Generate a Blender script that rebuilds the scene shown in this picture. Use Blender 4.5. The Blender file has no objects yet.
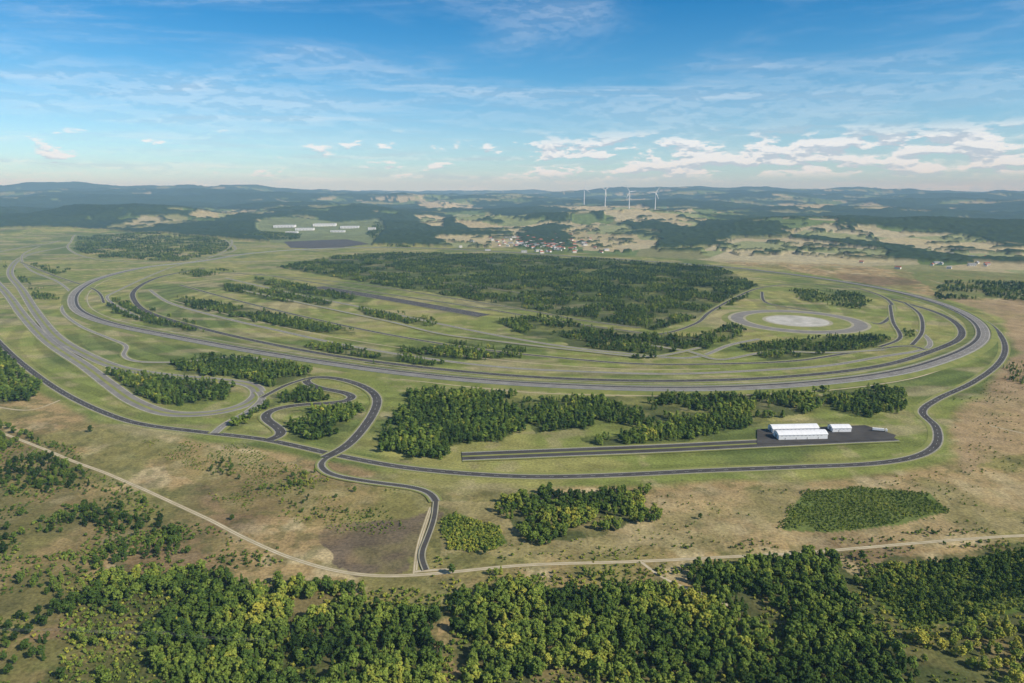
import bpy, math, random
import numpy as np
from mathutils import Vector, Matrix
random.seed(4); rng=np.random.default_rng(4)
scene=bpy.context.scene
# ------------------------------------------------------------------ survey
H=300.0; PITCH=math.radians(12.35); F=682.67
CP,SP=math.cos(PITCH),math.sin(PITCH)
def ray(u,v):
    dx=(u-512)/F; dy=-(v-341.5)/F
    return np.array([dx, CP+dy*SP, -SP+dy*CP])
def plan(u,v):
    d=ray(u,v); t=-H/d[2]; return (d[0]*t,d[1]*t)
# ------------------------------------------------------------------ noise
def vnoise(x,y,seed=0):
    x=np.asarray(x,float); y=np.asarray(y,float)
    xi=np.floor(x).astype(np.int64); yi=np.floor(y).astype(np.int64)
    fx=x-xi; fy=y-yi; fx=fx*fx*(3-2*fx); fy=fy*fy*(3-2*fy)
    def h(a,b):
        n=(a*374761393+b*668265263+seed*974634777)&0xffffffff
        n=((n^(n>>13))*1274126177)&0xffffffff
        n=(n^(n>>16))&0xffffffff
        return n/4294967295.0
    return (h(xi,yi)*(1-fx)+h(xi+1,yi)*fx)*(1-fy)+(h(xi,yi+1)*(1-fx)+h(xi+1,yi+1)*fx)*fy
def fbm(x,y,seed=0,o=4):
    s=0;a=1;t=0
    for i in range(o):
        s=s+a*vnoise(x*2**i+i*17.3,y*2**i-i*9.1,seed+i); t+=a; a*=.5
    return s/t
def ss(a,b,x):
    t=np.clip((x-a)/(b-a),0,1); return t*t*(3-2*t)
def inpoly(x,y,P):
    r=np.zeros(np.shape(x),bool); n=len(P); j=n-1
    for i in range(n):
        xi,yi=P[i]; xj,yj=P[j]
        if yi!=yj:
            c=((yi>y)!=(yj>y))&(x<(xj-xi)*(y-yi)/(yj-yi)+xi)
            r^=c
        j=i
    return r
# ------------------------------------------------------------------ curves
def catmull(P,n=10,closed=False):
    P=[np.array(p,float) for p in P]; out=[]
    N=len(P); rngi=range(N) if closed else range(N-1)
    for i in rngi:
        if closed: a,b,c,d=P[i-1],P[i],P[(i+1)%N],P[(i+2)%N]
        else: a,b,c,d=P[max(i-1,0)],P[i],P[i+1],P[min(i+2,N-1)]
        for k in range(n):
            t=k/n
            out.append(.5*((2*b)+(-a+c)*t+(2*a-5*b+4*c-d)*t*t+(-a+3*b-3*c+d)*t**3))
    if not closed: out.append(P[-1])
    return np.array(out)
def resample(P,step,closed=False):
    if closed: P=np.vstack([P,P[:1]])
    s=np.r_[0,np.cumsum(np.hypot(*np.diff(P,axis=0).T))]
    n=max(int(s[-1]/step),3); q=np.linspace(0,s[-1],n+1)
    if closed: q=q[:-1]
    return np.c_[np.interp(q,s,P[:,0]),np.interp(q,s,P[:,1])]
def smooth(P,it,closed=False):
    for _ in range(it):
        if closed: P=(np.roll(P,1,0)+2*P+np.roll(P,-1,0))/4
        else:
            Q=P.copy(); Q[1:-1]=(P[:-2]+2*P[1:-1]+P[2:])/4; P=Q
    return P
def road_pts(px,closed=False,step=6,it=12):
    c=catmull(px,10,closed)
    g=np.array([plan(u,v) for u,v in c])
    return smooth(resample(g,step,closed),it,closed)
OVAL=[(200,262),(145,268),(100,279),(78,291),(73,303),(82,314),(112,325),(170,337),(240,350),(320,363),(400,374),(480,382),(560,387),(650,390),(740,389),(830,383),(900,373),(948,359),(975,346),(983,334),(973,320),(942,305),(890,291),(820,279),(740,269),(650,262),(560,256),(480,251),(400,248),(320,249),(250,254)]
PERIM=[(0,232),(-40,240),(-70,260),(-60,285),(-25,315),(0,343),(25,366),(60,391),(100,411),(140,424),(200,432),(260,439),(300,447),(340,456),(400,467),(470,474),(540,477),(620,475),(700,471),(800,467),(870,464),(915,457),(936,445),(936,427),(922,412),(938,399),(972,383),(998,364),(1005,346),(993,327),(965,312),(925,300),(880,290),(800,277),(700,266)]
ROADS=[
 ('oval_track','oval',24,True,OVAL),
 ('perimeter_road','dark',10,False,PERIM),
 ('test_track','pale',21,False,[(60,240),(20,248),(-20,258),(-10,275),(8,295),(25,318),(50,343),(85,366),(110,385),(135,402),(170,414),(215,413),(248,404),(259,392),(248,384),(215,380),(170,376),(120,368),(85,354),(58,338),(38,315),(22,290),(10,272),(25,256),(70,246)]),
 ('test_track','dark',14,False,[(205,268),(160,277),(136,289),(134,300),(150,313),(200,328),(265,343),(335,356),(410,366),(490,374),(570,379),(660,381),(750,379),(830,373),(890,364),(935,350),(960,338),(958,325),(935,312),(890,299)]),
 ('test_track','pale',9,False,[(150,290),(170,303),(215,316),(280,331),(350,346),(430,359),(510,368),(590,372),(670,374),(750,371),(825,366),(880,357),(922,350),(930,342),(918,330)]),
 ('test_track','dark',9,False,[(180,285),(235,300),(305,317),(385,334),(470,348),(560,358),(640,364),(720,364),(795,361),(850,353),(905,346),(925,350)]),
 ('test_track','pale',9,False,[(225,278),(300,295),(375,310),(440,324),(500,336),(560,346),(620,353),(690,358),(730,345),(760,339)]),
 ('test_track','dark',9,False,[(258,274),(330,285),(400,296),(480,308),(550,320),(620,330),(660,334),(695,324),(710,312),(735,298),(760,288),(800,284),(850,287),(885,298),(893,312),(880,324),(862,320)]),
 ('test_track','dark',8,False,[(215,272),(300,278),(380,287),(450,298),(520,309),(580,320),(640,328)]),
 ('test_track','dark',8,False,[(890,305),(893,322),(900,338),(880,347)]),
 ('test_track','dark',8,False,[(905,303),(920,315),(922,332),(912,345)]),
 ('test_track','pale',9,False,[(230,262),(330,260),(420,259),(520,262)]),
 ('test_track','dark',8,False,[(762,292),(765,302),(785,307),(812,311),(840,318),(858,326)]),
 ('country_road','pale',8,False,[(75,236),(68,248),(90,258),(140,262),(200,258),(235,250),(225,240)]),
 ('country_road','pale',7,False,[(40,246),(22,256),(30,270),(58,282),(72,296),(62,310),(80,326),(108,338),(126,346),(124,356),(140,362),(185,362),(240,357),(300,364)]),
 ('country_road','dark',7,False,[(20,262),(55,276),(95,290),(104,303)]),
 ('handling_track','dark',13,False,[(325,458),(345,448),(364,428),(376,408),(376,396),(362,386),(338,379),(314,377),(304,381),(318,388),(345,393),(355,398),(340,403),(300,405),(272,410),(264,418),(278,428),(284,436),(270,440)]),
 ('handling_track','pale',10,False,[(259,392),(262,400),(245,414),(226,424),(214,434)]),
 ('handling_track','dark',8,False,[(262,398),(285,386),(306,379)]),
 ('country_road','pale',7,False,[(640,344),(690,352),(720,360),(770,352),(830,353),(885,350)]),
 ('dynamic_strip','dark',44,False,[(318,287),(400,301),(484,316)]),
 ('brake_test_strip','strip',24,False,[(462,457),(560,453),(660,449),(760,444),(893,438)]),
 ('access_road','dark',7,False,[(326,459),(320,466),(334,476),(372,483),(412,488),(430,494),(436,503)]),
 ('access_road','dark',4,False,[(436,503),(434,520),(427,540),(421,556),(426,571)]),
 ('country_road','pale',7,False,[(100,236),(160,243),(250,246),(330,252),(420,254)]),
 ('country_road','pale',7,False,[(225,232),(232,244),(215,256),(170,268),(120,290),(108,300),(140,318)]),
 ('country_road','dark',7,False,[(300,270),(380,276),(470,286),(560,299)]),
 ('country_road','pale',6,False,[(240,290),(310,305),(390,322),(440,334),(500,342),(580,351),(650,357),(700,348)]),
 ('access_road','dirt',3,False,[(431,508),(425,525),(418,548),(415,574)]),
 ('dirt_road','dirt',3.6,False,[(-80,405),(0,432),(60,455),(130,483),(200,515),(260,545),(320,567),(380,576),(450,573),(530,566),(640,562),(760,556),(870,547),(950,541),(1100,532)]),
 ('dirt_path','dirt',2.5,False,[(450,570),(420,571),(415,572)]),
 ('dirt_path','dirt',2.0,False,[(-60,395),(20,410),(48,405),(60,400)]),
 ('dirt_path','dirt',2.4,False,[(640,562),(665,580),(700,594),(740,612)]),
 ('dirt_path','dirt',3,False,[(930,280),(970,290),(1040,296)]),
 ('dirt_path','dirt',2.0,False,[(990,425),(1040,436)]),
 ('dirt_path','dirt',2.0,False,[(170,300),(260,322),(350,340),(440,353),(520,362),(620,369),(720,369)]),
 ('dirt_path','dirt',2.0,False,[(400,379),(480,388),(560,394),(700,396),(820,391),(910,379),(960,362)]),
]
RP=[(n,s,w,c,road_pts(p,c,5 if w<12 else 6,6 if w<12 else 14)) for n,s,w,c,p in ROADS]
# ------------------------------------------------------------------ rasters
GX0,GX1,GY0,GY1,GC=-4200,4200,300,6000,4.0
gw=int((GX1-GX0)/GC); gh=int((GY1-GY0)/GC)
rmask=np.zeros((gh,gw),bool)
def stamp(x,y,rad):
    k=int(rad/GC)+1; i=int((x-GX0)/GC); j=int((y-GY0)/GC)
    if i-k<0 or j-k<0 or i+k>=gw or j+k>=gh: return
    yy,xx=np.ogrid[-k:k+1,-k:k+1]
    rmask[j-k:j+k+1,i-k:i+k+1]|=(xx*xx+yy*yy)*GC*GC<=rad*rad+4
for n,s,w,c,P in RP:
    extra={'oval':20,'dirt':2}.get(s,5)
    for x,y in P: stamp(x,y,w/2+extra)
def onroad(x,y):
    i=np.clip(((x-GX0)/GC).astype(int),0,gw-1); j=np.clip(((y-GY0)/GC).astype(int),0,gh-1)
    return rmask[j,i]
CIR=plan(797,321.5)
TRACK=[plan(*p) for p in [(-90,234),(-130,270),(-90,330),(-5,358),(25,386),(60,406),(110,426),(200,442),(290,456),(380,472),(440,484),(560,490),(700,484),(860,476),(935,468),(962,450),(945,420),(968,398),(1003,375),(1018,345),(1000,318),(950,300),(880,286),(800,272),(700,260),(500,248),(300,244),(100,232)]]
bs=20.0; bw=int((GX1-GX0)/bs); bh=int((GY1-GY0)/bs)
bx,by=np.meshgrid(GX0+(np.arange(bw)+.5)*bs,GY0+(np.arange(bh)+.5)*bs)
tr=inpoly(bx,by,TRACK).astype(float)
def blur(a,n):
    for _ in range(n):
        p=np.pad(a,1,mode='edge'); a=(p[:-2,1:-1]+p[2:,1:-1]+p[1:-1,:-2]+p[1:-1,2:]+4*a)/8
    return a
trb=blur(tr,8)
def bil(a,x,y):
    fx=np.clip((x-GX0)/bs-.5,0,bw-1.001); fy=np.clip((y-GY0)/bs-.5,0,bh-1.001)
    i=fx.astype(int); j=fy.astype(int); fx=fx-i; fy=fy-j
    return (a[j,i]*(1-fx)+a[j,i+1]*fx)*(1-fy)+(a[j+1,i]*(1-fx)+a[j+1,i+1]*fx)*fy
# ------------------------------------------------------------------ terrain height
HILLS=[(1050,6500,1000,1000,130),(2700,5100,1000,650,95),(3900,4700,900,600,70),(-3500,6600,1000,600,135),(-1900,7800,1100,600,90),(-5600,7600,1300,800,100),
 (-12500,17500,8000,3000,190),(-5500,13500,3000,1400,70),(5200,19500,3800,2000,210),(10500,20500,4500,2000,100),(300,9500,800,600,60),(-300,6300,600,450,60),(2200,8200,1000,500,60),(1900,4900,500,350,35)]
def height(x,y):
    x=np.asarray(x,float); y=np.asarray(y,float); r=np.hypot(x,y)
    t=bil(trb,x,y)
    z=(fbm(x/140,y/140,3,3)-.5)*5*(1-ss(.0,.35,t))*(1-ss(3000,4200,r))
    z=z+ss(5600,17000,r)*190+ss(15000,30000,r)*70
    z=z+(fbm(x/2300,y/1500,11,4)-.52)*320*ss(4500,10000,r)
    z=z+(fbm(x/5200,y/2400,13,3)-.5)*260*ss(10000,18000,r)
    z=z+(fbm(x/700,y/520,17,3)-.5)*105*ss(4100,6500,r)
    for hx,hy,sx,sy,a in HILLS:
        z=z+a*np.exp(-((x-hx)/sx)**2-((y-hy)/sy)**2)*ss(3900,4600,r)
    return z
def hit(u,v):
    d=ray(u,v); d=d/np.hypot(d[0],d[1])
    t=np.geomspace(250,44000,4000)
    z=H+d[2]*t; g=height(d[0]*t,d[1]*t)
    k=np.argmax(z<g) if (z<g).any() else len(t)-1
    return (d[0]*t[k],d[1]*t[k])
# ------------------------------------------------------------------ mesh helper
class MB:
    def __init__(s): s.v=[];s.f=[];s.m=[]
    def add(s,vs,fs,m=0):
        b=len(s.v); s.v+= [tuple(v) for v in vs]
        for f in fs: s.f.append(tuple(b+i for i in f)); s.m.append(m)
    def box(s,c,d,m=0,rot=0):
        cx,cy,cz=c; a,b,h=d[0]/2,d[1]/2,d[2]/2; co,si=math.cos(rot),math.sin(rot)
        vs=[]
        for z in(-h,h):
            for x,y in((-a,-b),(a,-b),(a,b),(-a,b)): vs.append((cx+x*co-y*si,cy+x*si+y*co,cz+z))
        s.add(vs,[(3,2,1,0),(4,5,6,7),(0,1,5,4),(1,2,6,5),(2,3,7,6),(3,0,4,7)],m)
    def tube(s,p0,p1,r0,r1,n=8,m=0,cap=True):
        p0=Vector(p0);p1=Vector(p1);ax=(p1-p0).normalized()
        a=ax.orthogonal().normalized();b=ax.cross(a)
        vs=[p0+(a*math.cos(2*math.pi*i/n)+b*math.sin(2*math.pi*i/n))*r0 for i in range(n)]
        vs+=[p1+(a*math.cos(2*math.pi*i/n)+b*math.sin(2*math.pi*i/n))*r1 for i in range(n)]
        fs=[(i,(i+1)%n,n+(i+1)%n,n+i) for i in range(n)]
        if cap: fs+=[tuple(range(n-1,-1,-1)),tuple(range(n,2*n))]
        s.add(vs,fs,m)
    def obj(s,name,mats,loc=(0,0,0),rot=0,parent=None,link=True,smooth=False):
        me=bpy.data.meshes.new(name); me.from_pydata(s.v,[],s.f); 
        for m in mats: me.materials.append(m)
        me.polygons.foreach_set('material_index',np.array(s.m,np.int32))
        if smooth: me.polygons.foreach_set('use_smooth',np.ones(len(s.f),bool))
        me.update()
        o=bpy.data.objects.new(name,me); o.location=loc; o.rotation_euler=(0,0,rot)
        if link: scene.collection.objects.link(o)
        if parent: o.parent=parent
        return o
# ------------------------------------------------------------------ materials
def newmat(name):
    m=bpy.data.materials.new(name); m.use_nodes=True; nt=m.node_tree
    b=nt.nodes['Principled BSDF']; b.inputs['Roughness'].default_value=.9
    b.inputs['Specular IOR Level'].default_value=.05
    return m,nt,b
def noisemat(name,c1,c2,scale=.3,rough=.9,detail=5,bump=0,spec=.05):
    m,nt,b=newmat(name); b.inputs['Roughness'].default_value=rough; b.inputs['Specular IOR Level'].default_value=spec
    tc=nt.nodes.new('ShaderNodeTexCoord'); n=nt.nodes.new('ShaderNodeTexNoise')
    n.inputs['Scale'].default_value=scale; n.inputs['Detail'].default_value=detail; n.inputs['Roughness'].default_value=.65
    nt.links.new(tc.outputs['Object'],n.inputs['Vector'])
    r=nt.nodes.new('ShaderNodeValToRGB'); r.color_ramp.elements[0].position=.3; r.color_ramp.elements[1].position=.7
    r.color_ramp.elements[0].color=(*c1,1); r.color_ramp.elements[1].color=(*c2,1)
    nt.links.new(n.outputs['Fac'],r.inputs['Fac']); nt.links.new(r.outputs['Color'],b.inputs['Base Color'])
    return m
M_asph=noisemat('asphalt_dark',(.058,.054,.049),(.10,.094,.085),.04)
M_asph2=noisemat('asphalt_worn',(.18,.168,.148),(.27,.255,.225),.04)
M_shoul=noisemat('gravel_shoulder',(.28,.26,.17),(.42,.39,.28),.08)
M_verge=noisemat('mown_verge',(.17,.20,.055),(.29,.29,.095),.03)
M_dirt=noisemat('dirt',(.42,.36,.24),(.60,.52,.37),.08)
M_dedge=noisemat('dirt_edge',(.26,.22,.11),(.38,.31,.16),.1)
M_paint=noisemat('white_paint',(.55,.55,.53),(.78,.78,.75),.5)
M_conc=noisemat('concrete',(.34,.33,.28),(.58,.56,.50),.03)
M_white=noisemat('white_cladding',(.74,.75,.76),(.82,.82,.82),.2,.5)
M_wroof=noisemat('white_membrane_roof',(.72,.73,.74),(.82,.82,.82),.15,.6)
M_grey=noisemat('grey_steel',(.25,.26,.27),(.33,.34,.35),.4,.5)
M_dark=noisemat('dark_opening',(.03,.03,.035),(.05,.05,.06),.5,.4)
M_rub=noisemat('rubber',(.02,.02,.02),(.04,.04,.04),3)
M_red=noisemat('red_tile_roof',(.30,.11,.07),(.40,.17,.11),.5)
M_plast=noisemat('plaster_wall',(.65,.62,.56),(.80,.78,.73),.4)
M_panel=noisemat('solar_glass',(.07,.07,.063),(.11,.108,.10),.02,.8)
M_bank=noisemat('bank_grass',(.13,.165,.042),(.25,.255,.08),.03)
M_wood=noisemat('weathered_wood',(.10,.08,.06),(.18,.15,.12),1)
# ------------------------------------------------------------------ roads
def ribbon(mb,P,Z,o0,o1,dz0,dz1,m,closed,dash=None,NRM=None):
    n=len(P); L=P+NRM*o0; R=P+NRM*o1
    b=len(mb.v)
    mb.v+= [(a[0],a[1],z+dz0) for a,z in zip(L,Z)]+[(a[0],a[1],z+dz1) for a,z in zip(R,Z)]
    for i in range(n if closed else n-1):
        if dash and i%dash[1]>=dash[0]: continue
        j=(i+1)%n
        mb.f.append((b+i,b+n+i,b+n+j,b+j)); mb.m.append(m)
def normals(P,closed):
    if closed: T=np.roll(P,-1,0)-np.roll(P,1,0)
    else: T=np.gradient(P,axis=0)
    T/=np.hypot(T[:,0],T[:,1])[:,None]+1e-9
    return np.c_[T[:,1],-T[:,0]]
kd=0
for k,(name,st,w,c,P) in enumerate(RP):
    mb=MB(); N=normals(P,c)
    if st=='dirt': kd+=1; zo=.10+.008*kd
    else: zo=.24+.03*k
    Z=height(P[:,0],P[:,1])+zo
    h=w/2
    R=lambda a,b_,d0,d1,m,dash=None: ribbon(mb,P,Z,a,b_,d0,d1,m,c,dash,N)
    if st=='oval':
        e=2.0
        R(-h-16,-h-4,-.2,e,3); R(-h-4,h+4,e,e,3); R(h+4,h+16,e,-.2,3)
        R(-h-1.6,h+1.6,e+.05,e+.05,1)
        R(-h,-h*.30,e+.08,e+.08,0); R(-h*.30,h,e+.08,e+.08,4)
        for o in(-h+.6,h-.9): R(o,o+.4,e+.11,e+.11,2)
        R(-h*.3-.2,-h*.3+.2,e+.11,e+.11,2)
        R(h*.33,h*.33+.3,e+.11,e+.11,2,(2,4))
        for o in(-h-2.4,h+2.4): R(o,o,e+.15,e+.95,5)
        R(-h-24,-h-21,-.1,-.1,1)
    elif st in('dark','pale'):
        a=0 if st=='dark' else 4
        if w>4: R(-h-(6 if k%2 else 3.5),h+3.5,0,0,3)
        R(-h-1.1,h+1.1,.007,.007,1); R(-h,h,.014,.014,a)
        if w>4: R(-h+.3,-h+.5,.021,.021,2);R(h-.5,h-.3,.021,.021,2)
        if w>8 and w<30: R(-.12,.12,.021,.021,2,(1,3))
        if st=='pale' and w>15: R(-2.6,2.6,.026,.026,3)
        if w>30: 
            for q in(-h/2,0,h/2): R(q-.2,q+.2,.021,.021,2)
    elif st=='strip':
        R(-h-4,h+4,0,0,3); R(-h-1,h+1,.007,.007,1); R(-h,h,.014,.014,0); R(-2.0,2.0,.021,.021,3)
        R(-h+.5,-h+.9,.021,.021,2); R(h-.9,h-.5,.021,.021,2)
    else:
        R(-h-.7,h+.7,0,0,1); R(-h,h,.003,.003,0)
        if w>=3: R(-.4,.4,.006,.006,1)
    mats=[M_asph,M_shoul,M_paint,M_verge,M_asph2,M_grey] if st!='dirt' else [M_dirt,M_dedge]
    if st=='oval': mats[3]=M_bank
    mb.obj(name,mats)
# circle pad
mb=MB()
cx,cy=CIR; A=np.linspace(0,2*math.pi,97)[:-1]
U=np.c_[np.cos(A),np.sin(A)]; Pc=np.tile([cx,cy],(96,1)); Z=np.full(96,1.8)
for a,b_,dz,m in [(150,157,0,1),(122,150,.02,0),(116,122,0,1),(0,116,-.03,3),(70,78,.02,1),(1,70,.05,2)]:
    ribbon(mb,Pc,Z,a,b_,dz,dz,m,True,None,U)
ribbon(mb,Pc,Z,157,172,0,-1.7,3,True,None,U)
mb.obj('skid_pad',[M_asph2,M_shoul,M_conc,M_verge])
for r in (160,150,130,100,60,20):
    for a in np.linspace(0,6.28,60): stamp(cx+r*math.cos(a),cy+r*math.sin(a),16)
mb=MB()
ap=[plan(*p) for p in [(757,430),(865,426),(896,436),(893,440),(757,445)]]
mb.add([(x,y,1.3) for x,y in ap],[tuple(range(len(ap)))],0)
mb.obj('asphalt_apron',[M_asph])
for (x,y) in [plan(u,v) for u in range(760,900,4) for v in range(420,446,2)]: stamp(x,y,9)
# ------------------------------------------------------------------ forests spec
def PL(p): return [plan(*q) for q in p]
INF=[
 ([(376,442),(395,420),(410,394),(470,391),(530,397),(535,415),(520,430),(500,444),(465,441),(440,456),(400,459)],6.5,8,13,'mid',.30,.08),
 ([(525,400),(640,399),(700,396),(815,393),(817,412),(780,421),(735,430),(700,438),(655,443),(600,446),(590,436),(655,427),(600,424),(540,432)],6.5,7,12,'mid',.42,.10),
 ([(826,392),(870,388),(905,391),(908,408),(862,418),(826,409)],6.5,7,11,'mid',.36,.08),
 ([(168,363),(215,356),(290,364),(312,374),(300,385),(268,386),(235,377),(190,373)],7,8,12,'mid',.34,.08),
 ([(86,371),(130,374),(200,381),(232,388),(225,400),(180,405),(140,398),(108,385)],7,8,12,'mid',.42,.10),
 ([(286,431),(300,411),(350,406),(362,407),(355,422),(332,437),(292,441)],6.5,8,12,'mid',.36,.13),
 ([(232,428),(250,415),(272,396),(300,390),(318,392),(330,400),(270,405),(255,425)],6.5,8,12,'mid',.35,.08),
 ([(278,267),(340,256),(400,253),(500,255),(640,261),(720,268),(757,285),(742,300),(690,320),(655,331),(600,321),(545,312),(480,301),(400,288),(330,277)],8.5,6,12,'mid',.42,.06),
 ([(495,321),(540,316),(620,331),(700,337),(738,318),(742,337),(700,351),(640,359),(580,346),(520,333)],8,7,11,'mid',.40,.07),
 ([(740,348),(800,339),(880,334),(888,344),(840,355),(770,361)],8,7,11,'mid',.38,.07),
 ([(178,297),(230,305),(290,318),(352,331),(350,336),(300,330),(240,318),(190,308)],8,7,11,'mid',.37,.07),
 ([(105,298),(125,300),(160,315),(205,326),(200,332),(150,324),(110,310)],8,7,11,'mid',.35,.07),
 ([(222,284),(280,291),(335,302),(330,307),(270,300),(225,291)],8,7,11,'mid',.38,.07),
 ([(255,278),(300,284),(360,296),(355,301),(300,293),(258,284)],8,7,10,'mid',.42,.07),
 ([(308,345),(360,347),(440,364),(435,370),(370,364),(320,353)],7.5,7,11,'mid',.38,.07),
 ([(400,347),(450,343),(522,350),(515,358),(460,360),(405,353)],7.5,7,11,'mid',.37,.07),
 ([(355,308),(400,314),(440,322),(432,327),(380,320)],8,7,10,'mid',.40,.07),
 ([(78,238),(150,233),(225,240),(232,250),(180,262),(100,258),(76,250)],12,7,13,'mid',.48,.06),
 ([(232,232),(300,234),(300,240),(240,240)],14,9,14,'mid',.4,.06),
 ([(375,226),(400,232),(410,248),(380,246),(365,234)],14,8,14,'mid',.45,.06),
 ([(170,272),(215,268),(240,272),(200,278)],9,6,10,'mid',.5,.08),
 ([(30,262),(70,270),(60,276),(35,270)],9,6,10,'mid',.5,.08),
 ([(0,262),(15,270),(30,285),(15,282)],9,6,10,'mid',.5,.08),
 ([(60,300),(30,300),(20,290),(45,288)],9,6,10,'mid',.5,.08),
 ([(930,300),(1010,300),(1100,305),(1100,285),(940,282)],12,8,13,'mid',.47,.06),
 ([(790,290),(850,292),(870,300),(860,310),(800,300)],9,6,10,'mid',.5,.08),
 ([(900,330),(925,335),(930,345),(905,340)],9,6,10,'mid',.5,.08),
 ([(1000,368),(1060,352),(1080,378),(1020,388)],8,4,8,'mid',.5,.2),
 ([(-120,300),(-30,340),(5,352),(32,385),(36,402),(0,404),(-150,395)],8,9,15,'mid',.30,.04),
]
NEAR=[
 ([(66,640),(75,605),(100,588),(160,575),(300,582),(352,588),(365,605),(432,606),(440,640),(452,720),(380,730),(200,700),(120,650)],5.6,5,12,'near',.34,.39),
 ([(452,600),(480,590),(560,586),(625,590),(690,598),(700,566),(760,560),(830,556),(850,580),(905,625),(930,680),(920,740),(440,740),(460,650)],5.2,5,11.5,'near',.30,.34),
 ([(480,575),(560,568),(640,572),(640,585),(560,585),(490,590)],8,4,9,'near',.47,.4),
 ([(858,578),(900,566),(960,556),(1060,550),(1110,585),(1010,605),(950,620),(905,625),(880,610)],4.6,3,7,'near',.36,.28),
 ([(905,640),(960,620),(1080,600),(1120,700),(1000,740),(930,700)],7,4,10,'near',.42,.70),
 ([(498,500),(540,494),(600,492),(648,490),(655,520),(600,530),(560,545),(515,542)],6.0,6,11,'near',.42,.42),
 ([(-100,560),(-60,520),(70,530),(190,535),(190,552),(100,568),(20,560)],7,4,9,'near',.45,.2),
 ([(-100,430),(0,425),(60,450),(110,500),(170,520),(190,535),(60,530),(-80,540)],7,3,9,'near',.50,.12),
 ([(-80,600),(60,575),(80,600),(60,660),(-80,700)],9,4,9,'near',.50,.25),
 ([(180,455),(290,465),(330,490),(300,500),(220,480)],9,3,7,'near',.58,.3),
 ([(60,660),(300,665),(460,700),(300,720),(60,720)],7,4,9,'near',.44,.38),
 ([(240,480),(320,470),(410,500),(400,520),(300,520)],10,2,5,'near',.60,.4),
]
SHR=[
 ([(445,520),(455,513),(500,530),(508,545),(485,551),(447,550)],2.4,1.6,3.6,.10,.50),
 ([(805,492),(860,487),(930,494),(948,512),(900,525),(830,532),(782,530),(790,510)],2.6,1.2,2.6,.22,.34),
 ([(0,560),(90,560),(190,535),(180,520),(60,555)],3.5,1.5,4,.4,.25),
 ([(-80,430),(60,440),(180,520),(330,560),(180,575),(-80,600)],5,1.0,4,.48,.22),
 ([(140,440),(240,445),(330,480),(400,490),(410,530),(330,535),(240,510)],4,.8,2.4,.50,.4),
 ([(430,560),(720,545),(1040,525),(1050,550),(700,575),(430,590)],5,1,3.5,.52,.4),
 ([(500,500),(800,490),(1040,460),(1060,530),(800,545),(500,555)],8,.7,2.6,.54,.4),
 ([(858,578),(1060,545),(1110,600),(905,630)],3.2,1.6,4,.22,.40),
 ([(660,585),(740,600),(740,615),(660,600)],7,1,3,.5,.5),
 ([(60,575),(460,590),(460,740),(60,720)],4.2,1.5,4,.36,.48),
 ([(450,580),(930,560),(940,740),(440,740)],4.2,1.5,4,.38,.48),
 ([(900,620),(1120,590),(1140,720),(930,720)],5,1,3,.45,.6),
 ([(-100,600),(70,600),(200,700),(-60,720)],4,1,3,.42,.4),
 ([(945,395),(1100,340),(1100,470),(960,475)],9,.8,2.5,.55,.3),
]
for s in (INF,NEAR,SHR):
    for i,t in enumerate(s): s[i]=(PL(t[0]),)+tuple(t[1:])
def scatter(P,sp,thr,seed,nscale=38.,edge=10.):
    P=np.array(P); x0,y0=P.min(0)-20; x1,y1=P.max(0)+20
    gx,gy=np.meshgrid(np.arange(x0,x1,sp),np.arange(y0,y1,sp))
    gx=gx.ravel()+rng.uniform(-.55,.55,gx.size)*sp; gy=gy.ravel()+rng.uniform(-.55,.55,gy.size)*sp
    ex=(fbm(gx/30,gy/30,seed,2)-.5)*edge*2.5; ey=(fbm(gx/30,gy/30,seed+50,2)-.5)*edge*2.5
    k=inpoly(gx+ex,gy+ey,P)
    k&=(fbm(gx/nscale,gy/nscale,seed+9,3)+rng.uniform(-.04,.04,gx.size))>thr
    k&=~onroad(gx,gy)
    return gx[k],gy[k]
# ------------------------------------------------------------------ terrain
az=np.radians(np.r_[np.arange(-58,58,.125),np.arange(58,302,2.4)])
rr=[25]
while rr[-1]<46000:
    r=rr[-1]; rr.append(r*(1.03 if r<330 else 1.0055 if r<13000 else 1.011))
rr=np.array(rr)
Rg,Ag=np.meshgrid(rr,az,indexing='ij'); X=(Rg*np.sin(Ag)).ravel(); Y=(Rg*np.cos(Ag)).ravel()
Z=height(X,Y); Rr=np.hypot(X,Y)
n1=fbm(X/90,Y/90,21,5); n2=fbm(X/25,Y/25,31,3); n3=fbm(X/260,Y/260,41,4); n4=fbm(X/9,Y/9,45,2)
def C3(*c): return np.array(c)[None,:]
def mixc(a,b,f): return a*(1-f[:,None])+b*f[:,None]
col=np.repeat(C3(.36,.262,.12),len(X),0)
col=mixc(col,C3(.46,.37,.20),ss(.50,.72,n2))
col=mixc(col,C3(.19,.19,.058),ss(.50,.64,n1)*.75)
col=mixc(col,C3(.16,.11,.06),ss(.57,.70,n3)*.7)
col=mixc(col,C3(.10,.11,.038),ss(.56,.68,n4)*.5)
wx=X+(fbm(X/40,Y/40,61,3)-.5)*50; wy=Y+(fbm(X/40,Y/40,71,3)-.5)*50
def patch(col,px,c,f=1.):
    P=np.array(PL(px)); b=(X>P[:,0].min()-60)&(X<P[:,0].max()+60)&(Y>P[:,1].min()-60)&(Y<P[:,1].max()+60)
    m=np.zeros(len(X)); m[b]=inpoly(wx[b],wy[b],P)
    return mixc(col,C3(*c),m*f*(.6+.4*ss(.35,.6,n2)))
col=patch(col,[(-150,430),(40,430),(90,470),(150,530),(100,570),(60,600),(-150,680)],(.12,.11,.04),.6)
col=patch(col,[(330,530),(425,512),(415,560),(380,572),(330,560)],(.14,.105,.075),.85)
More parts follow.
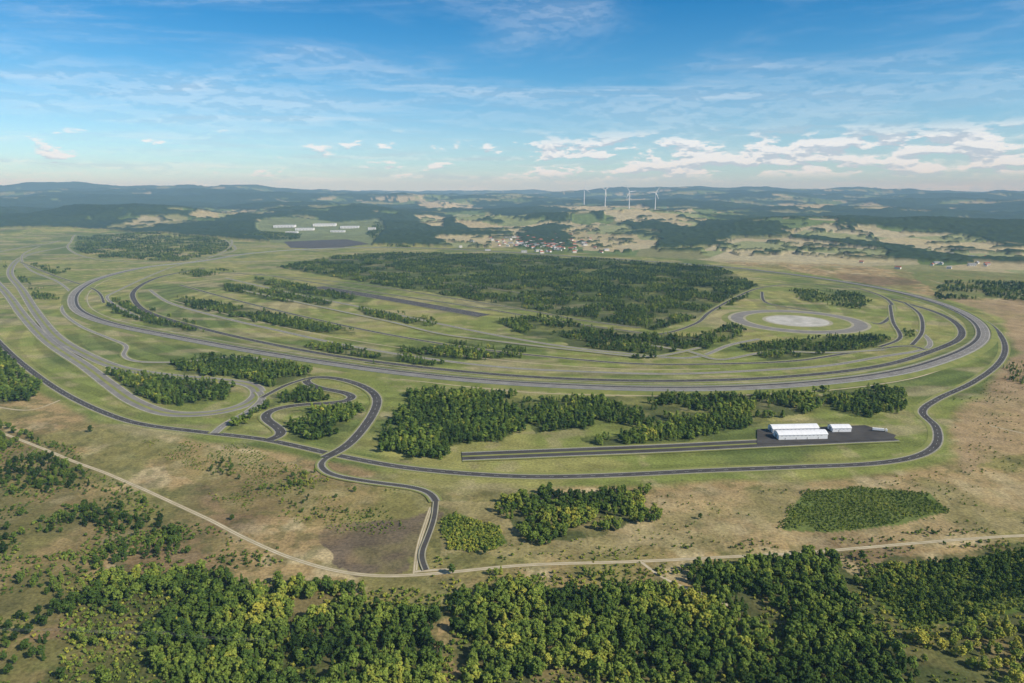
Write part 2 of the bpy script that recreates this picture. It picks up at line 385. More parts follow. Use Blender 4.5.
col=patch(col,[(130,445),(250,452),(330,485),(415,495),(415,515),(330,530),(220,500)],(.20,.18,.055),.5)
col=patch(col,[(-100,640),(300,640),(460,683),(460,720),(-100,760)],(.15,.155,.045),.8)
col=patch(col,[(520,500),(760,487),(960,478),(1060,465),(1060,540),(700,550),(440,560),(440,500)],(.37,.295,.15),.5)
col=patch(col,[(930,298),(1100,304),(1100,430),(960,475),(955,400),(1010,360)],(.36,.262,.145),.75)
col=patch(col,[(900,262),(1200,262),(1200,298),(940,298)],(.16,.19,.055),.9)
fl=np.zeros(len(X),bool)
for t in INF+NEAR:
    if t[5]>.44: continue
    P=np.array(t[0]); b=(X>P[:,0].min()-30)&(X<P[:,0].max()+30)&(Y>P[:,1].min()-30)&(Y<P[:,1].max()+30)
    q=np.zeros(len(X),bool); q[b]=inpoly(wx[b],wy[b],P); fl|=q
shf=np.zeros(len(X),bool)
for t in SHR[:2]+SHR[7:8]:
    shf|=inpoly(X,Y,np.array(t[0]))&(Rr<2000)
gc=np.repeat(C3(.19,.22,.055),len(X),0); gc=mixc(gc,C3(.28,.27,.085),ss(.42,.68,n1)); gc=mixc(gc,C3(.33,.285,.14),ss(.58,.75,n2)*.6); gc=mixc(gc,C3(.105,.145,.038),ss(.52,.65,n3)*.8)
gc=mixc(gc,C3(.36,.30,.17),ss(.57,.70,fbm(X/170,Y/60,47,4))*.6)
qx=(X-plan(560,300)[0])/1250.; qy=(Y-plan(560,300)[1])/1050.; ring=np.sqrt(qx*qx+qy*qy)
gc=gc*(1+.13*np.sign(np.sin(ring*150+3*n3))*ss(.4,.5,n3+.05))[:,None]
tb=ss(.35,.6,bil(trb,X,Y)+(n1-.5)*.5)*(Rr<7000)
col=mixc(col,gc,tb)
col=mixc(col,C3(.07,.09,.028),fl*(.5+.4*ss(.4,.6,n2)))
col=mixc(col,C3(.10,.155,.03),shf*.85)
def voro(x,y,s,seed):
    x=x/s;y=y/s; xi=np.floor(x).astype(np.int64); yi=np.floor(y).astype(np.int64)
    best=np.full(x.shape,9.);idv=np.zeros(x.shape)
    for dx in(-1,0,1):
        for dy in(-1,0,1):
            a=xi+dx;b=yi+dy
            jx=a+vnoise(a,b,seed);jy=b+vnoise(a,b,seed+1)
            d=(x-jx)**2+(y-jy)**2; k=d<best
            best=np.where(k,d,best); idv=np.where(k,vnoise(a,b,seed+2),idv)
    return idv
far=ss(3050,3250,Rr+ (n1-.5)*300)*(1-tb)
vi=voro(X+.35*Y,Y*1.0-.2*X,420.,5)
pal=np.array([(.24,.24,.10),(.14,.19,.06),(.21,.21,.09),(.12,.17,.05),(.36,.32,.18),(.17,.22,.08)])
fc=pal[np.clip((vi*6).astype(int),0,5)]
fr=fbm(X/800,Y/600,81,4)+ .14*(fbm(X/150,Y/150,83,2)-.5)
forest=fr>.44
forest|=(X<-1500)&(fr>.37)
forest|=(Rr>9000)&(fr>.41)
FLD=[[(420,204),(470,202),(482,209),(440,212)],[(437,237),(520,235),(525,247),(440,249)],[(455,214),(500,215),(545,225),(520,232),(460,226)],
 [(565,230),(600,222),(655,233),(658,248),(620,252),(575,250)],[(570,207),(640,205),(702,213),(702,228),(650,222),(600,215)],
 [(700,250),(740,240),(800,238),(880,250),(897,262),(800,263),(720,260)],[(780,231),(830,227),(960,235),(1020,246),(1060,262),(960,258),(880,245)],
 [(960,262),(1060,266),(1060,275),(960,272)],[(190,216),(245,210),(280,212),(220,219)],[(370,199),(440,200),(400,203)],[(415,216),(445,216),(445,228),(420,224)],[(780,205),(860,203),(900,208),(800,210)]]
FRS=[[(545,250),(620,254),(700,250),(760,266),(900,272),(900,266),(760,262)],[(700,226),(780,222),(800,236),(740,238),(700,246),(665,250),(660,232)],[(880,252),(960,260),(960,280),(900,275)],[(60,196),(200,192),(230,205),(100,218)],[(0,205),(60,205),(90,225),(0,235)],
 [(480,210),(560,207),(570,220),(545,222)],[(520,228),(565,224),(570,248),(525,246)],[(640,222),(700,230),(690,236),(650,228)],[(820,212),(1060,216),(1060,236),(960,232),(840,224)],[(380,222),(450,228),(440,248),(400,250)]]
IND=[hit(*p) for p in [(255,224),(265,219),(380,219),(385,230),(368,250),(280,250),(262,236)]]
sx=X+(fbm(X/200,Y/200,91,3)-.5)*170; sy=Y+(fbm(X/200,Y/200,93,3)-.5)*170
for q in FRS: forest|=inpoly(sx,sy,[hit(*p) for p in q])&(Rr>3600)
tan=np.zeros(len(X),bool)
for q in FLD: tan|=inpoly(sx,sy,[hit(*p) for p in q])&(Rr>3200)
hedge=((np.abs(fbm(X/420,Y/420,95,2)-.5)<.012)|((fbm(X/120,Y/120,97,3)>.68)))&(Rr>3300)
# each field keeps one crop: straw, pale green or stubble
crop=np.array([(.44,.38,.21),(.27,.29,.13),(.37,.32,.17),(.42,.37,.22),(.24,.27,.11),(.40,.34,.19)])
fc=np.where(tan[:,None],crop[np.clip(((vi*7.3)%1*6).astype(int),0,5)],fc)
forest=((forest&~tan)|hedge)&(Rr>3500)
ind=inpoly(X,Y,IND)
forest&=~ind
fc=np.where(ind[:,None],C3(.18,.21,.09)*(.7+.6*n1[:,None]),fc)
forest&=(far>.5)
fc=mixc(fc,C3(.042,.068,.026),forest.astype(float))
fc=fc*(.82+.36*n4[:,None])
col=mixc(col,fc,far)
Z=Z+np.where(forest,9+12*vnoise(X/22,Y/22,99),0)
ctr=len(X); X=np.r_[X,0];Y=np.r_[Y,0];Z=np.r_[Z,Z[:len(az)].mean()]
nr,na=len(rr),len(az)
I,J=np.meshgrid(np.arange(nr-1),np.arange(na),indexing='ij'); J2=(J+1)%na
q=np.stack([I*na+J,(I+1)*na+J,(I+1)*na+J2,I*na+J2],-1).reshape(-1,4)[:,::-1]
tri=np.stack([np.full(na,ctr),(np.arange(na)+1)%na,np.arange(na)],-1)
me=bpy.data.meshes.new('ground')
me.vertices.add(len(X)); me.vertices.foreach_set('co',np.c_[X,Y,Z].astype(np.float32).ravel())
nl=q.size+tri.size; me.loops.add(nl); me.loops.foreach_set('vertex_index',np.r_[q.ravel(),tri.ravel()].astype(np.int32))
npy=len(q)+len(tri); me.polygons.add(npy)
me.polygons.foreach_set('loop_start',np.r_[np.arange(len(q))*4,q.size+np.arange(len(tri))*3].astype(np.int32))
me.update(calc_edges=True)
me.polygons.foreach_set('use_smooth',np.ones(npy,bool))
ca=me.attributes.new('land','FLOAT_COLOR','POINT')
cc=np.ones((len(X),4),np.float32); cc[:-1,:3]=col; cc[-1,:3]=col[0]; ca.data.foreach_set('color',cc.ravel())
go=bpy.data.objects.new('ground',me); scene.collection.objects.link(go)
m,nt,b=newmat('land_cover'); L=nt.links.new; nd=nt.nodes.new
at=nd('ShaderNodeAttribute'); at.attribute_name='land'
tc=nd('ShaderNodeTexCoord')
def nz(scale,det,rough=.6):
    n=nd('ShaderNodeTexNoise'); n.inputs['Scale'].default_value=scale; n.inputs['Detail'].default_value=det; n.inputs['Roughness'].default_value=rough
    L(tc.outputs['Object'],n.inputs['Vector']); return n
def mr(src,a,b_,c,d):
    n=nd('ShaderNodeMapRange'); L(src,n.inputs[0]); n.inputs[1].default_value=a;n.inputs[2].default_value=b_;n.inputs[3].default_value=c;n.inputs[4].default_value=d; return n
na_=nz(.35,4,.7); nb_=nz(.03,5,.65)
f1=mr(na_.outputs['Fac'],.3,.7,.55,1.4); f2=mr(nb_.outputs['Fac'],.3,.7,.74,1.22)
mu=nd('ShaderNodeMath');mu.operation='MULTIPLY';L(f1.outputs[0],mu.inputs[0]);L(f2.outputs[0],mu.inputs[1])
vm=nd('ShaderNodeVectorMath');vm.operation='SCALE';L(at.outputs['Color'],vm.inputs[0]);L(mu.outputs[0],vm.inputs['Scale'])
L(vm.outputs[0],b.inputs['Base Color'])
me.materials.append(m)
# ------------------------------------------------------------------ trees
def leafmat(name,stops):
    m,nt,b=newmat(name); L=nt.links.new; nd=nt.nodes.new
    nt.nodes.remove(b); b=nd('ShaderNodeBsdfDiffuse'); L(b.outputs[0],nt.nodes['Material Output'].inputs['Surface'])
    a=nd('ShaderNodeAttribute');a.attribute_type='INSTANCER';a.attribute_name='tint'
    t=nd('ShaderNodeAttribute');t.attribute_name='tone'
    o=nd('ShaderNodeObjectInfo')
    m1=nd('ShaderNodeMath');m1.operation='MULTIPLY_ADD';L(o.outputs['Random'],m1.inputs[0]);m1.inputs[1].default_value=.34;L(a.outputs['Fac'],m1.inputs[2])
    m2=nd('ShaderNodeMath');m2.operation='MULTIPLY_ADD';L(t.outputs['Fac'],m2.inputs[0]);m2.inputs[1].default_value=.28;L(m1.outputs[0],m2.inputs[2])
    r=nd('ShaderNodeValToRGB');e=r.color_ramp.elements
    while len(e)<len(stops): e.new(.5)
    for i,(p,c) in enumerate(stops): e[i].position=p;e[i].color=(*c,1)
    L(m2.outputs[0],r.inputs['Fac']);L(r.outputs['Color'],b.inputs['Color'])
    return m
M_leaf=leafmat('foliage',[(0,(.024,.046,.014)),(.35,(.075,.125,.025)),(.7,(.20,.26,.045)),(1,(.40,.37,.06))])
M_bark=noisemat('bark',(.06,.045,.03),(.13,.11,.08),2)
def make_tree(name,seed,kind,nclump,nleaf,ls):
    r=random.Random(seed); mb=MB(); tones=[]
    def limb(p0,p1,r0,r1,n=5):
        mb.tube(p0,p1,r0,r1,n,1,False); tones.extend([0]*(len(mb.v)-len(tones)))
    if kind=='decid':
        limb((0,0,-.5),(0.1,.1,3.5),.22,.16); limb((.1,.1,3.5),(.2,-.1,8),.16,.05)
        R=r.uniform(2.4,3.3)
        for c in range(nclump):
            a=r.uniform(0,6.28); zz=r.uniform(-.9,1)
            rad=math.sqrt(max(0,1-zz*zz))*r.uniform(.45,1)*R
            C=Vector((math.cos(a)*rad,math.sin(a)*rad,5.9+zz*3.6+r.uniform(-.4,.4)))
            if c<8: limb((.1,0,2.5+c*.4),tuple(C),.09,.03,4)
            rc=r.uniform(.8,1.5); tone=r.random()
            for l in range(nleaf):
                d=Vector((r.gauss(0,1),r.gauss(0,1),r.gauss(0,1)+.35)).normalized()
                p=C+d*rc*r.uniform(.6,1.05)
                nrm=(d+Vector((r.uniform(-.6,.6),r.uniform(-.6,.6),r.uniform(0,1.0)))).normalized()
                u=nrm.orthogonal().normalized(); u.rotate(Matrix.Rotation(r.uniform(0,6.28),3,nrm)); w=nrm.cross(u)
                s=ls*r.uniform(.6,1.2)
                mb.add([p-u*s-w*s*.6,p+u*s*.7-w*s*.8,p+u*s+w*s*.6,p-u*s*.6+w*s],[(0,1,2,3)],0)
                tones.extend([tone*.7+.3*r.random()]*4)
    else:
        limb((0,0,-.5),(0,0,9.4),.18,.03)
        R=r.uniform(1.9,2.6)
        for i in range(nclump*nleaf):
            t=r.random()**.75; z=10-9*t; a=r.uniform(0,6.28)
            rad=R*(t**.8)*(.75+.25*math.sin(a*3+z*2+seed))*r.uniform(.55,1.02)+.1
            p=Vector((math.cos(a)*rad,math.sin(a)*rad,z))
            out=Vector((math.cos(a),math.sin(a),-.45)); side=Vector((-math.sin(a),math.cos(a),r.uniform(-.3,.3)))
            s=ls*r.uniform(.7,1.2)
            mb.add([p-out*s,p+side*s*.6,p+out*s*1.1,p-side*s*.6],[(0,1,2,3)],0); tones.extend([r.random()*.8]*4)
    o=mb.obj(name,[M_leaf,M_bark],link=False)
    at=o.data.attributes.new('tone','FLOAT','POINT')
    tones+= [0]*(len(mb.v)-len(tones)); at.data.foreach_set('value',np.array(tones,np.float32))
    return o
def coll(name,objs):
    c=bpy.data.collections.new(name)
    for o in objs: c.objects.link(o)
    return c
BL=[make_tree('broadleaf_tree_%d'%i,i,'decid',26,16,.55) for i in range(7)]
cn=coll('near_trees',BL+[make_tree('conifer_tree_%d'%i,20+i,'con',26,16,.55) for i in range(2)])
cm=coll('mid_trees',[make_tree('a_broadleaf_%d'%i,40+i,'decid',10,7,1.1) for i in range(3)]+[make_tree('b_conifer_%d'%i,60+i,'con',9,8,1.0) for i in range(4)])
def bush(name,seed):
    r=random.Random(seed); mb=MB(); tones=[]
    for c in range(8):
        a=r.uniform(0,6.28); rd=r.uniform(0,3.2); C=Vector((math.cos(a)*rd,math.sin(a)*rd,r.uniform(2,6.5)))
        t=r.random()
        for l in range(8):
            d=Vector((r.gauss(0,1),r.gauss(0,1),r.gauss(0,1)+.3)).normalized(); p=C+d*2.4*r.uniform(.6,1)
            u=d.orthogonal().normalized(); u.rotate(Matrix.Rotation(r.uniform(0,6.28),3,d)); w=d.cross(u); s=1.4*r.uniform(.6,1.1)
            mb.add([p-u*s-w*s*.6,p+u*s-w*s,p+u*s+w*s*.6,p-u*s*.6+w*s],[(0,1,2,3)],0); tones.extend([t]*4)
    o=mb.obj(name,[M_leaf],link=False); at=o.data.attributes.new('tone','FLOAT','POINT'); at.data.foreach_set('value',np.array(tones,np.float32)); return o
cb=coll('bushes',[bush('bush_%d'%i,80+i) for i in range(4)])
def gn(coll_):
    g=bpy.data.node_groups.new('scatter_'+coll_.name,'GeometryNodeTree')
    g.interface.new_socket('Geometry',in_out='INPUT',socket_type='NodeSocketGeometry')
    g.interface.new_socket('Geometry',in_out='OUTPUT',socket_type='NodeSocketGeometry')
    N=g.nodes.new; L=g.links.new
    i=N('NodeGroupInput');o=N('NodeGroupOutput')
    ip=N('GeometryNodeInstanceOnPoints'); ci=N('GeometryNodeCollectionInfo')
    ci.inputs['Collection'].default_value=coll_; ci.inputs['Separate Children'].default_value=True; ci.inputs['Reset Children'].default_value=True
    def na(n,t):
        a=N('GeometryNodeInputNamedAttribute'); a.data_type=t; a.inputs['Name'].default_value=n; return a.outputs['Attribute']
    L(i.outputs[0],ip.inputs['Points']);L(ci.outputs[0],ip.inputs['Instance']); ip.inputs['Pick Instance'].default_value=True
    L(na('idx','INT'),ip.inputs['Instance Index'])
    L(na('rot','FLOAT_VECTOR'),ip.inputs['Rotation']);L(na('scl','FLOAT_VECTOR'),ip.inputs['Scale'])
    L(ip.outputs[0],o.inputs[0]); return g
G={'near':gn(cn),'mid':gn(cm),'bush':gn(cb)}
TOT={}
def place(name,kind,x,y,h,tint,idx,wide=None):
    n=len(x); TOT[kind]=TOT.get(kind,0)+n
    if n==0: return
    z=height(x,y)
    me=bpy.data.meshes.new(name); me.vertices.add(n); me.vertices.foreach_set('co',np.c_[x,y,z].astype(np.float32).ravel())
    s=h/10.; wd=rng.uniform(.85,1.25,n) if wide is None else wide
    def A(nm,t,k,v):
        a=me.attributes.new(nm,t,'POINT'); a.data.foreach_set(k,v)
    A('scl','FLOAT_VECTOR','vector',np.c_[s*wd,s*wd,s].astype(np.float32).ravel())
    A('rot','FLOAT_VECTOR','vector',np.c_[np.zeros(n),np.zeros(n),rng.uniform(0,6.28,n)].astype(np.float32).ravel())
    A('tint','FLOAT','value',tint.astype(np.float32)); A('idx','INT','value',idx.astype(np.int32))
    o=bpy.data.objects.new(name,me); scene.collection.objects.link(o)
    md=o.modifiers.new('scatter','NODES'); md.node_group=G[kind]
for i,(P,sp,h0,h1,kd_,thr,tb_) in enumerate(INF):
    x,y=scatter(P,sp,thr,200+i,60.,14.); n=len(x)
    pn=fbm(x/60,y/60,7,2)
    h=h0+(h1-h0)*np.clip(rng.random(n)*.6+pn*.55,0,1.3)
    place('conifer_forest','mid',x,y,h,tb_+(pn-.5)*.6+(rng.random(n)<.10)*.28,np.where(rng.random(n)<.35,rng.integers(0,3,n),rng.integers(3,7,n)),rng.uniform(1.0,1.5,n))
for i,(P,sp,h0,h1,kd_,thr,tb_) in enumerate(NEAR):
    x,y=scatter(P,sp,thr,300+i,45.,14.); n=len(x)
    pn=fbm(x/45,y/45,7,2)
    h=h0+(h1-h0)*np.clip(rng.random(n)*.9+pn*.4-.12,0,1.25)
    place('broadleaf_forest','near',x,y,h,tb_+(pn-.5)*1.0-.15+rng.uniform(-.12,.12,n),np.where(rng.random(n)<.86,rng.integers(0,7,n),rng.integers(7,9,n)))
for i,(P,sp,h0,h1,thr,tb_) in enumerate(SHR):
    x,y=scatter(P,sp,thr,400+i,30.,8.); n=len(x); pn=fbm(x/30,y/30,7,2)
    place('shrubs','bush',x,y,rng.uniform(h0,h1,n),tb_+(pn-.5)*.5-.1,rng.integers(0,4,n))
print('TREES',TOT)
for i,(u,v,hh) in enumerate([(91,432,9),(290,488,9),(300,486,8),(145,503,7),(452,575,9),(355,492,6),(47,492,8),(232,520,6),(486,556,8),(862,560,9),(1012,380,7),(700,520,6)]):
    x,y=plan(u,v); o=bpy.data.objects.new('broadleaf_tree',BL[i%5].data); o.location=(x,y,float(height(x,y))); o.scale=(hh/9,hh/9,hh/10); o.rotation_euler=(0,0,i*1.3); scene.collection.objects.link(o)
# ------------------------------------------------------------------ halls
def empty(name,loc,rot=0):
    o=bpy.data.objects.new(name,None); o.location=loc; o.rotation_euler=(0,0,rot); o.empty_display_size=1; scene.collection.objects.link(o); return o
def hall(u,v,L_,W_,h,ridge,name='storage_hall',rot=0,z=1.33):
    x,y=plan(u,v); E=empty(name,(x,y,z),rot)
    a,b=L_/2,W_/2
    mb=MB(); mb.add([(-a,-b,0),(a,-b,0),(a,-b,h),(-a,-b,h)],[(0,1,2,3)]); mb.add([(a,b,0),(-a,b,0),(-a,b,h),(a,b,h)],[(0,1,2,3)])
    for s in(-1,1): mb.add([(s*a,s*-b,0),(s*a,s*b,0),(s*a,s*b,h),(s*a,0,ridge),(s*a,s*-b,h)],[(0,1,2,3,4)])
    mb.obj('walls',[M_white],parent=E)
    mb=MB(); o=.6
    n=8
    pr=[(-b-o,h-.1)]+[(-b+2*b*k/n, h+(ridge-h)*math.sin(math.pi*k/n)+.15) for k in range(n+1)]+[(b+o,h-.1)]
    for (y0,z0),(y1,z1) in zip(pr[:-1],pr[1:]): mb.add([(-a-o,y0,z0),(a+o,y0,z0),(a+o,y1,z1),(-a-o,y1,z1)],[(0,1,2,3)])
    k=6
    while k<L_: 
        for (y0,z0),(y1,z1) in zip(pr[:-1],pr[1:]): mb.add([(-a+k-.1,y0,z0+.12),(-a+k+.1,y0,z0+.12),(-a+k+.1,y1,z1+.12),(-a+k-.1,y1,z1+.12)],[(0,1,2,3)],1)
        k+=6
    mb.obj('roof',[M_wroof,M_white],parent=E)
    mb=MB()
    mb.box((-a-.06,0,2.4),(.1,5,4.8)); mb.box((a+.06,0,2.4),(.1,5,4.8))
    k=8
    while k<L_-4: mb.box((-a+k,-b-.05,1.3),(1.0,.1,2.2)); k+=14
    mb.obj('doors',[M_grey],parent=E)
    mb=MB(); k=4
    while k<L_-3: mb.box((-a+k,-b-.05,h-1.4),(2.2,.08,.4)); k+=5
    mb.obj('windows',[M_grey],parent=E)
hall(793,431.5,60,15,5.5,8.5,rot=.06); hall(800,438,62,16,6,9,rot=.06); hall(839,431,24,14,5.0,7.5,rot=.03)
def truck(u,v,rot):
    x,y=plan(u,v); E=empty('semi_trailer_truck',(x,y,1.33),rot)
    mb=MB(); mb.box((0,0,2.55),(13.6,2.55,2.7)); mb.obj('trailer',[M_white],parent=E)
    mb=MB(); mb.box((9.4,0,2.0),(2.4,2.5,2.6)); mb.box((9.2,0,3.5),(1.9,2.3,.5)); mb.obj('cab',[M_white],parent=E)
    mb=MB(); mb.box((10.63,0,2.5),(.05,2.1,.9)); mb.obj('windscreen',[M_dark],parent=E)
    mb=MB(); mb.box((1.5,0,1.0),(15.5,1.0,.3)); mb.obj('chassis',[M_grey],parent=E)
    mb=MB()
    for wx_ in(-5.5,-4.2,-2.9,7.0,9.7):
        for s in(-1,1): mb.tube((wx_,s*1.0,.5),(wx_,s*1.28,.5),.5,.5,14)
    mb.obj('wheels',[M_rub],parent=E)
truck(878,432,-.25)
pp=[plan(u,v) for u,v in [(-20,640),(70,642),(165,646),(265,652)]]
for k,(x,y) in enumerate(pp):
    z=float(height(x,y)); mb=MB(); mb.tube((0,0,-.5),(0,0,10),.16,.11,8); mb.box((0,0,9.4),(.14,2.4,.16))
    for s in(-1,0,1): mb.tube((0,s*1.05,9.5),(0,s*1.05,9.85),.06,.05,6,1)
    mb.obj('utility_pole',[M_wood,M_grey],loc=(x,y,z))
mb=MB()
for (x0,y0),(x1,y1) in zip(pp[:-1],pp[1:]):
    for s in(-1,0,1):
        pr=None
        for t in np.linspace(0,1,9):
            p=(x0+(x1-x0)*t,y0+(y1-y0)*t+s*1.05,float(height(x0,y0))*(1-t)+float(height(x1,y1))*t+9.8-4*t*(1-t)*1.5)
            if pr: mb.tube(pr,p,.03,.03,4,0,False)
            pr=p
mb.obj('power_line',[M_grey])
# ------------------------------------------------------------------ wind turbines
for u,v,ph in [(584,205,.2),(605,207,.9),(629,209,1.5),(655,210,.6)]:
    x,y=hit(u,v); z=float(height(x,y)); d=math.hypot(x,y); s=(17/F*d)/105.
    mb=MB(); mb.tube((0,0,0),(0,0,100),2.8,1.6,16); mb.box((0,1.5,101.5),(3.6,10,4)); mb.tube((0,-3.6,101.5),(0,-6.5,101.5),2,1.0,12)
    for k in range(3):
        a=ph+k*2*math.pi/3; dx,dz=math.sin(a),math.cos(a); px_,pz=dz,-dx
        st=[(1,1.2),(8,2.2),(22,1.5),(42,.5)]
        for (r0,w0),(r1,w1) in zip(st[:-1],st[1:]):
            vs=[]
            for r_,w_ in((r0,w0),(r1,w1)):
                for sw,yy in((-1,-5.2),(1,-5.6),(1,-5.0),(-1,-4.8)): vs.append((dx*r_+px_*w_*sw,yy,101.5+dz*r_+pz*w_*sw))
            mb.add(vs,[(0,1,5,4),(1,2,6,5),(2,3,7,6),(3,0,4,7),(0,3,2,1),(4,5,6,7)])
    o=mb.obj('wind_turbine',[M_white],loc=(x,y,z)); o.scale=(s,s,s)
# ------------------------------------------------------------------ factory
for u,v,L_,W_,h in [(285,227,160,90,14),(305,230,140,60,14),(325,226,190,100,18),(350,228,150,80,14),(338,232,110,50,10),(372,230,60,50,18),(292,233,90,50,10)]:
    x,y=hit(u,v); z=float(height(x,y)); mb=MB(); mb.box((0,0,h/2-1),(L_,W_,h+2),0); mb.box((0,0,h+.35),(L_+2,W_+2,.7),1)
    for k in range(int(L_/20)): mb.box((-L_/2+10+k*20,0,h+1.3),(8,W_*.8,1.4),2)
    mb.box((0,-W_/2-.3,h*.6),(L_*.9,.4,1.6),3)
    for k in range(int(L_/25)): mb.box((-L_/2+12+k*25,-W_/2-.25,2.5),(6,.4,5),2)
    mb.obj('factory_building',[M_white,M_wroof,M_grey,M_dark],loc=(x,y,z),rot=.15)
mb=MB(); P=[hit(*p) for p in [(283,242),(345,239.5),(368,244),(330,249),(290,248)]]
zb=max(float(height(*p)) for p in P)+.6
Pn=np.array(P); yy=Pn[:,1].min()
while yy<Pn[:,1].max():
    xs=np.arange(Pn[:,0].min(),Pn[:,0].max(),12.); k=inpoly(xs,np.full(xs.shape,yy),P)
    for x in xs[k]:
        mb.add([(x,yy,zb),(x+11,yy,zb),(x+11,yy+7,zb+1.5),(x,yy+7,zb+1.5)],[(0,1,2,3)],0); mb.box((x+5,yy+4,zb),(.4,.4,1),1)
    yy+=10
mb.obj('solar_panel_field',[M_panel,M_grey])
# ------------------------------------------------------------------ village
hm=[]
for k in range(4):
    mb=MB(); L_,W_,h=[(13,9,5),(18,10,6),(24,12,5),(14,10,6)][k]
    a,b=L_/2,W_/2
    mb.box((0,0,h/2),(L_,W_,h),0)
    mb.add([(-a-.5,-b-.5,h),(a+.5,-b-.5,h),(a,0,h+4),(-a,0,h+4),(-a-.5,b+.5,h),(a+.5,b+.5,h)],[(0,1,2,3),(3,2,5,4),(0,3,4),(1,5,2)],1)
    for i in range(4):
        for zz in(1.6,3.8): mb.box((-a+2+i*(L_-4)/3,-b-.03,zz),(1.2,.06,1.3),2)
    mb.box((a*.4,b*.3,h+3.6),(.8,.8,2),0)
    o=mb.obj('village_house',[M_plast,[M_red,M_red,M_grey,M_conc][k],M_dark],link=False); hm.append(o.data); bpy.data.objects.remove(o)
for i in range(150):
    if i<122: u=random.gauss(548,26); v=random.gauss(245.5,4.0)
    else: u=random.gauss(955,35); v=random.gauss(262,3)
    x,y=hit(u,max(v,236)); o=bpy.data.objects.new('village_house',random.choice(hm)); o.location=(x,y,float(height(x,y))+(5 if y>3600 else 0)); o.rotation_euler=(0,0,random.uniform(-.9,.9)); o.scale=(1.2,)*3
    scene.collection.objects.link(o)
# ------------------------------------------------------------------ haze
m=bpy.data.materials.new('haze'); m.use_nodes=True; nt=m.node_tree; nt.nodes.clear()
vs=nt.nodes.new('ShaderNodeVolumeScatter'); vs.inputs['Color'].default_value=(.36,.66,1,1); vs.inputs['Density'].default_value=5.0e-5; vs.inputs['Anisotropy'].default_value=-.1
ou=nt.nodes.new('ShaderNodeOutputMaterial'); nt.links.new(vs.outputs[0],ou.inputs['Volume'])
try:
    m.cycles.homogeneous_volume=True; m.cycles.volume_sampling='DISTANCE'
except Exception as ex: print('vol',ex)
mb=MB(); mb.box((0,0,400),(96000,96000,1000)); hz=mb.obj('atmosphere_haze',[m])
# ------------------------------------------------------------------ sun & sky
EL=math.radians(38); AZ=math.radians(118)
sd=Vector((math.sin(AZ)*math.cos(EL),math.cos(AZ)*math.cos(EL),math.sin(EL)))
sl=bpy.data.lights.new('sun','SUN'); sl.energy=5; sl.angle=math.radians(.53); sl.color=(1,.94,.84)
so=bpy.data.objects.new('sun',sl); so.rotation_euler=sd.to_track_quat('Z','Y').to_euler(); scene.collection.objects.link(so)
w=bpy.data.worlds.new('World'); scene.world=w; w.use_nodes=True; nt=w.node_tree; nt.nodes.clear(); nd=nt.nodes.new; L=nt.links.new
try: w.cycles.sampling_method='NONE'
except Exception as ex: print('w',ex)
sky=nd('ShaderNodeTexSky'); sky.sky_type='NISHITA'; sky.sun_disc=False; sky.sun_elevation=EL; sky.sun_rotation=AZ; sky.air_density=1; sky.dust_density=.3; sky.ozone_density=3
tc=nd('ShaderNodeTexCoord'); sep=nd('ShaderNodeSeparateXYZ'); L(tc.outputs['Generated'],sep.inputs[0])
def math_(op,a,b=None,c=None):
    n=nd('ShaderNodeMath'); n.operation=op
    for i,q in enumerate((a,b,c)):
        if q is None: continue
        if isinstance(q,(int,float)): n.inputs[i].default_value=q
        else: L(q,n.inputs[i])
    return n.outputs[0]
def mrn(s,a,b,c=0,d=1):
    n=nd('ShaderNodeMapRange'); n.interpolation_type='SMOOTHSTEP'; L(s,n.inputs[0])
    for i,q in enumerate((a,b,c,d)): n.inputs[i+1].default_value=q
    return n.outputs[0]
ramp=nd('ShaderNodeValToRGB'); e=ramp.color_ramp.elements
e[0].position=0; e[0].color=(.80,1.1,1.35,1); e[1].position=.6; e[1].color=(.33,.5,.65,1)
for p_,c_ in ((.07,(.70,.98,1.2)),(.14,(.36,.82,1.08)),(.25,(.05,.60,.95))):
    q_=e.new(p_); q_.color=(*c_,1)
L(sep.outputs['Z'],ramp.inputs[0])
mx=nd('ShaderNodeMix'); mx.data_type='RGBA'; mx.blend_type='MULTIPLY'; mx.inputs[0].default_value=1
L(sky.outputs[0],mx.inputs[6]); L(ramp.outputs[0],mx.inputs[7])
def noise(vec,scale,det,rough,dist=0):
    n=nd('ShaderNodeTexNoise'); L(vec,n.inputs['Vector']); n.inputs['Scale'].default_value=scale; n.inputs['Detail'].default_value=det; n.inputs['Roughness'].default_value=rough; n.inputs['Distortion'].default_value=dist; return n.outputs['Fac']
def comb(x,y,z=0):
    n=nd('ShaderNodeCombineXYZ')
    for i,q in enumerate((x,y,z)):
        if isinstance(q,(int,float)): n.inputs[i].default_value=q
        else: L(q,n.inputs[i])
    return n.outputs[0]
X_,Y_,Z_=sep.outputs['X'],sep.outputs['Y'],sep.outputs['Z']
zc=math_('ADD',math_('MAXIMUM',Z_,0),.04)
pxx=math_('DIVIDE',X_,zc); pyy=math_('DIVIDE',Y_,zc)
ci=comb(math_('MULTIPLY',math_('ADD',pxx,math_('MULTIPLY',pyy,.25)),.35),math_('MULTIPLY',pyy,.9),3.1)
cir=math_('MULTIPLY',mrn(noise(ci,1.0,7,.62,.6),.50,.85),mrn(noise(ci,.25,2,.5),.42,.62))
cir=math_('MULTIPLY',cir,.42)
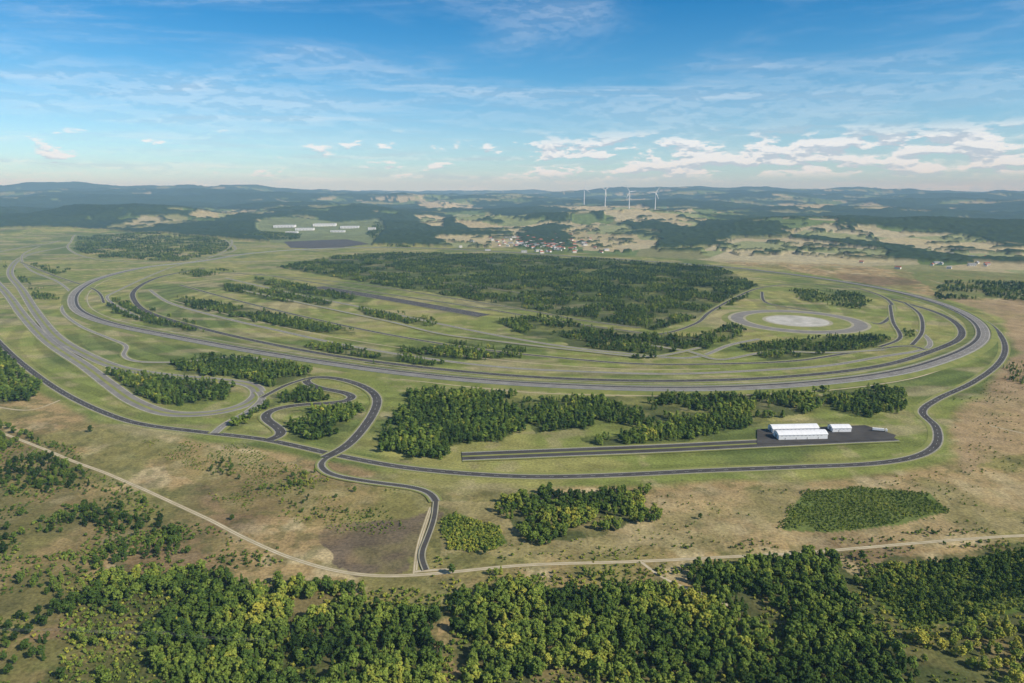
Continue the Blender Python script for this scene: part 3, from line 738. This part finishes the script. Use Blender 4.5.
AZ_=math_('ARCTAN2',X_,Y_)
def cumuli(dz):
    c=comb(math_('MULTIPLY',AZ_,17.),math_('MULTIPLY',math_('ADD',Z_,dz),56.),7.7)
    return math_('ADD',noise(c,1.0,9,.6,.1),mrn(AZ_,-.5,.60,-.075,.095))
band=math_('MULTIPLY',mrn(Z_,.014,.030),mrn(Z_,.092,.056))
cun=cumuli(0.)
cum=math_('MULTIPLY',mrn(cun,.515,.585),band)
above=cumuli(.006)
shade=mrn(math_('SUBTRACT',cun,above),-.05,.035,0,1)
low=math_('MULTIPLY',mrn(noise(comb(math_('MULTIPLY',AZ_,4),math_('MULTIPLY',Z_,80.),1.),1.,5,.6),.42,.7),mrn(Z_,.10,.03,0,.45))
veil=math_('MULTIPLY',mrn(noise(comb(math_('MULTIPLY',AZ_,2.0),math_('MULTIPLY',Z_,13.),5.),1.,7,.62,.5),.40,.75),mrn(Z_,.02,.12,.1,.32))
cc=nd('ShaderNodeMix'); cc.data_type='RGBA'; L(shade,cc.inputs[0]); cc.inputs[6].default_value=(4.4,5.3,6.4,1); cc.inputs[7].default_value=(7.8,8.3,8.8,1)
fac=math_('MINIMUM',math_('ADD',math_('ADD',cir,cum),math_('ADD',low,veil)),.93)
m2=nd('ShaderNodeMix'); m2.data_type='RGBA'; L(fac,m2.inputs[0]); L(mx.outputs[2],m2.inputs[6]); L(cc.outputs[2],m2.inputs[7])
bg=nd('ShaderNodeBackground'); bg.inputs['Strength'].default_value=.12; L(m2.outputs[2],bg.inputs['Color'])
wo=nd('ShaderNodeOutputWorld'); L(bg.outputs[0],wo.inputs['Surface'])
# ------------------------------------------------------------------ camera
cd=bpy.data.cameras.new('camera'); cd.lens=24; cd.sensor_width=36; cd.clip_start=1; cd.clip_end=120000
co=bpy.data.objects.new('camera',cd); co.location=(0,0,H); co.rotation_euler=(math.radians(90)-PITCH,0,0); scene.collection.objects.link(co); scene.camera=co
scene.view_settings.view_transform='Standard'; scene.view_settings.look='None'; scene.view_settings.exposure=0
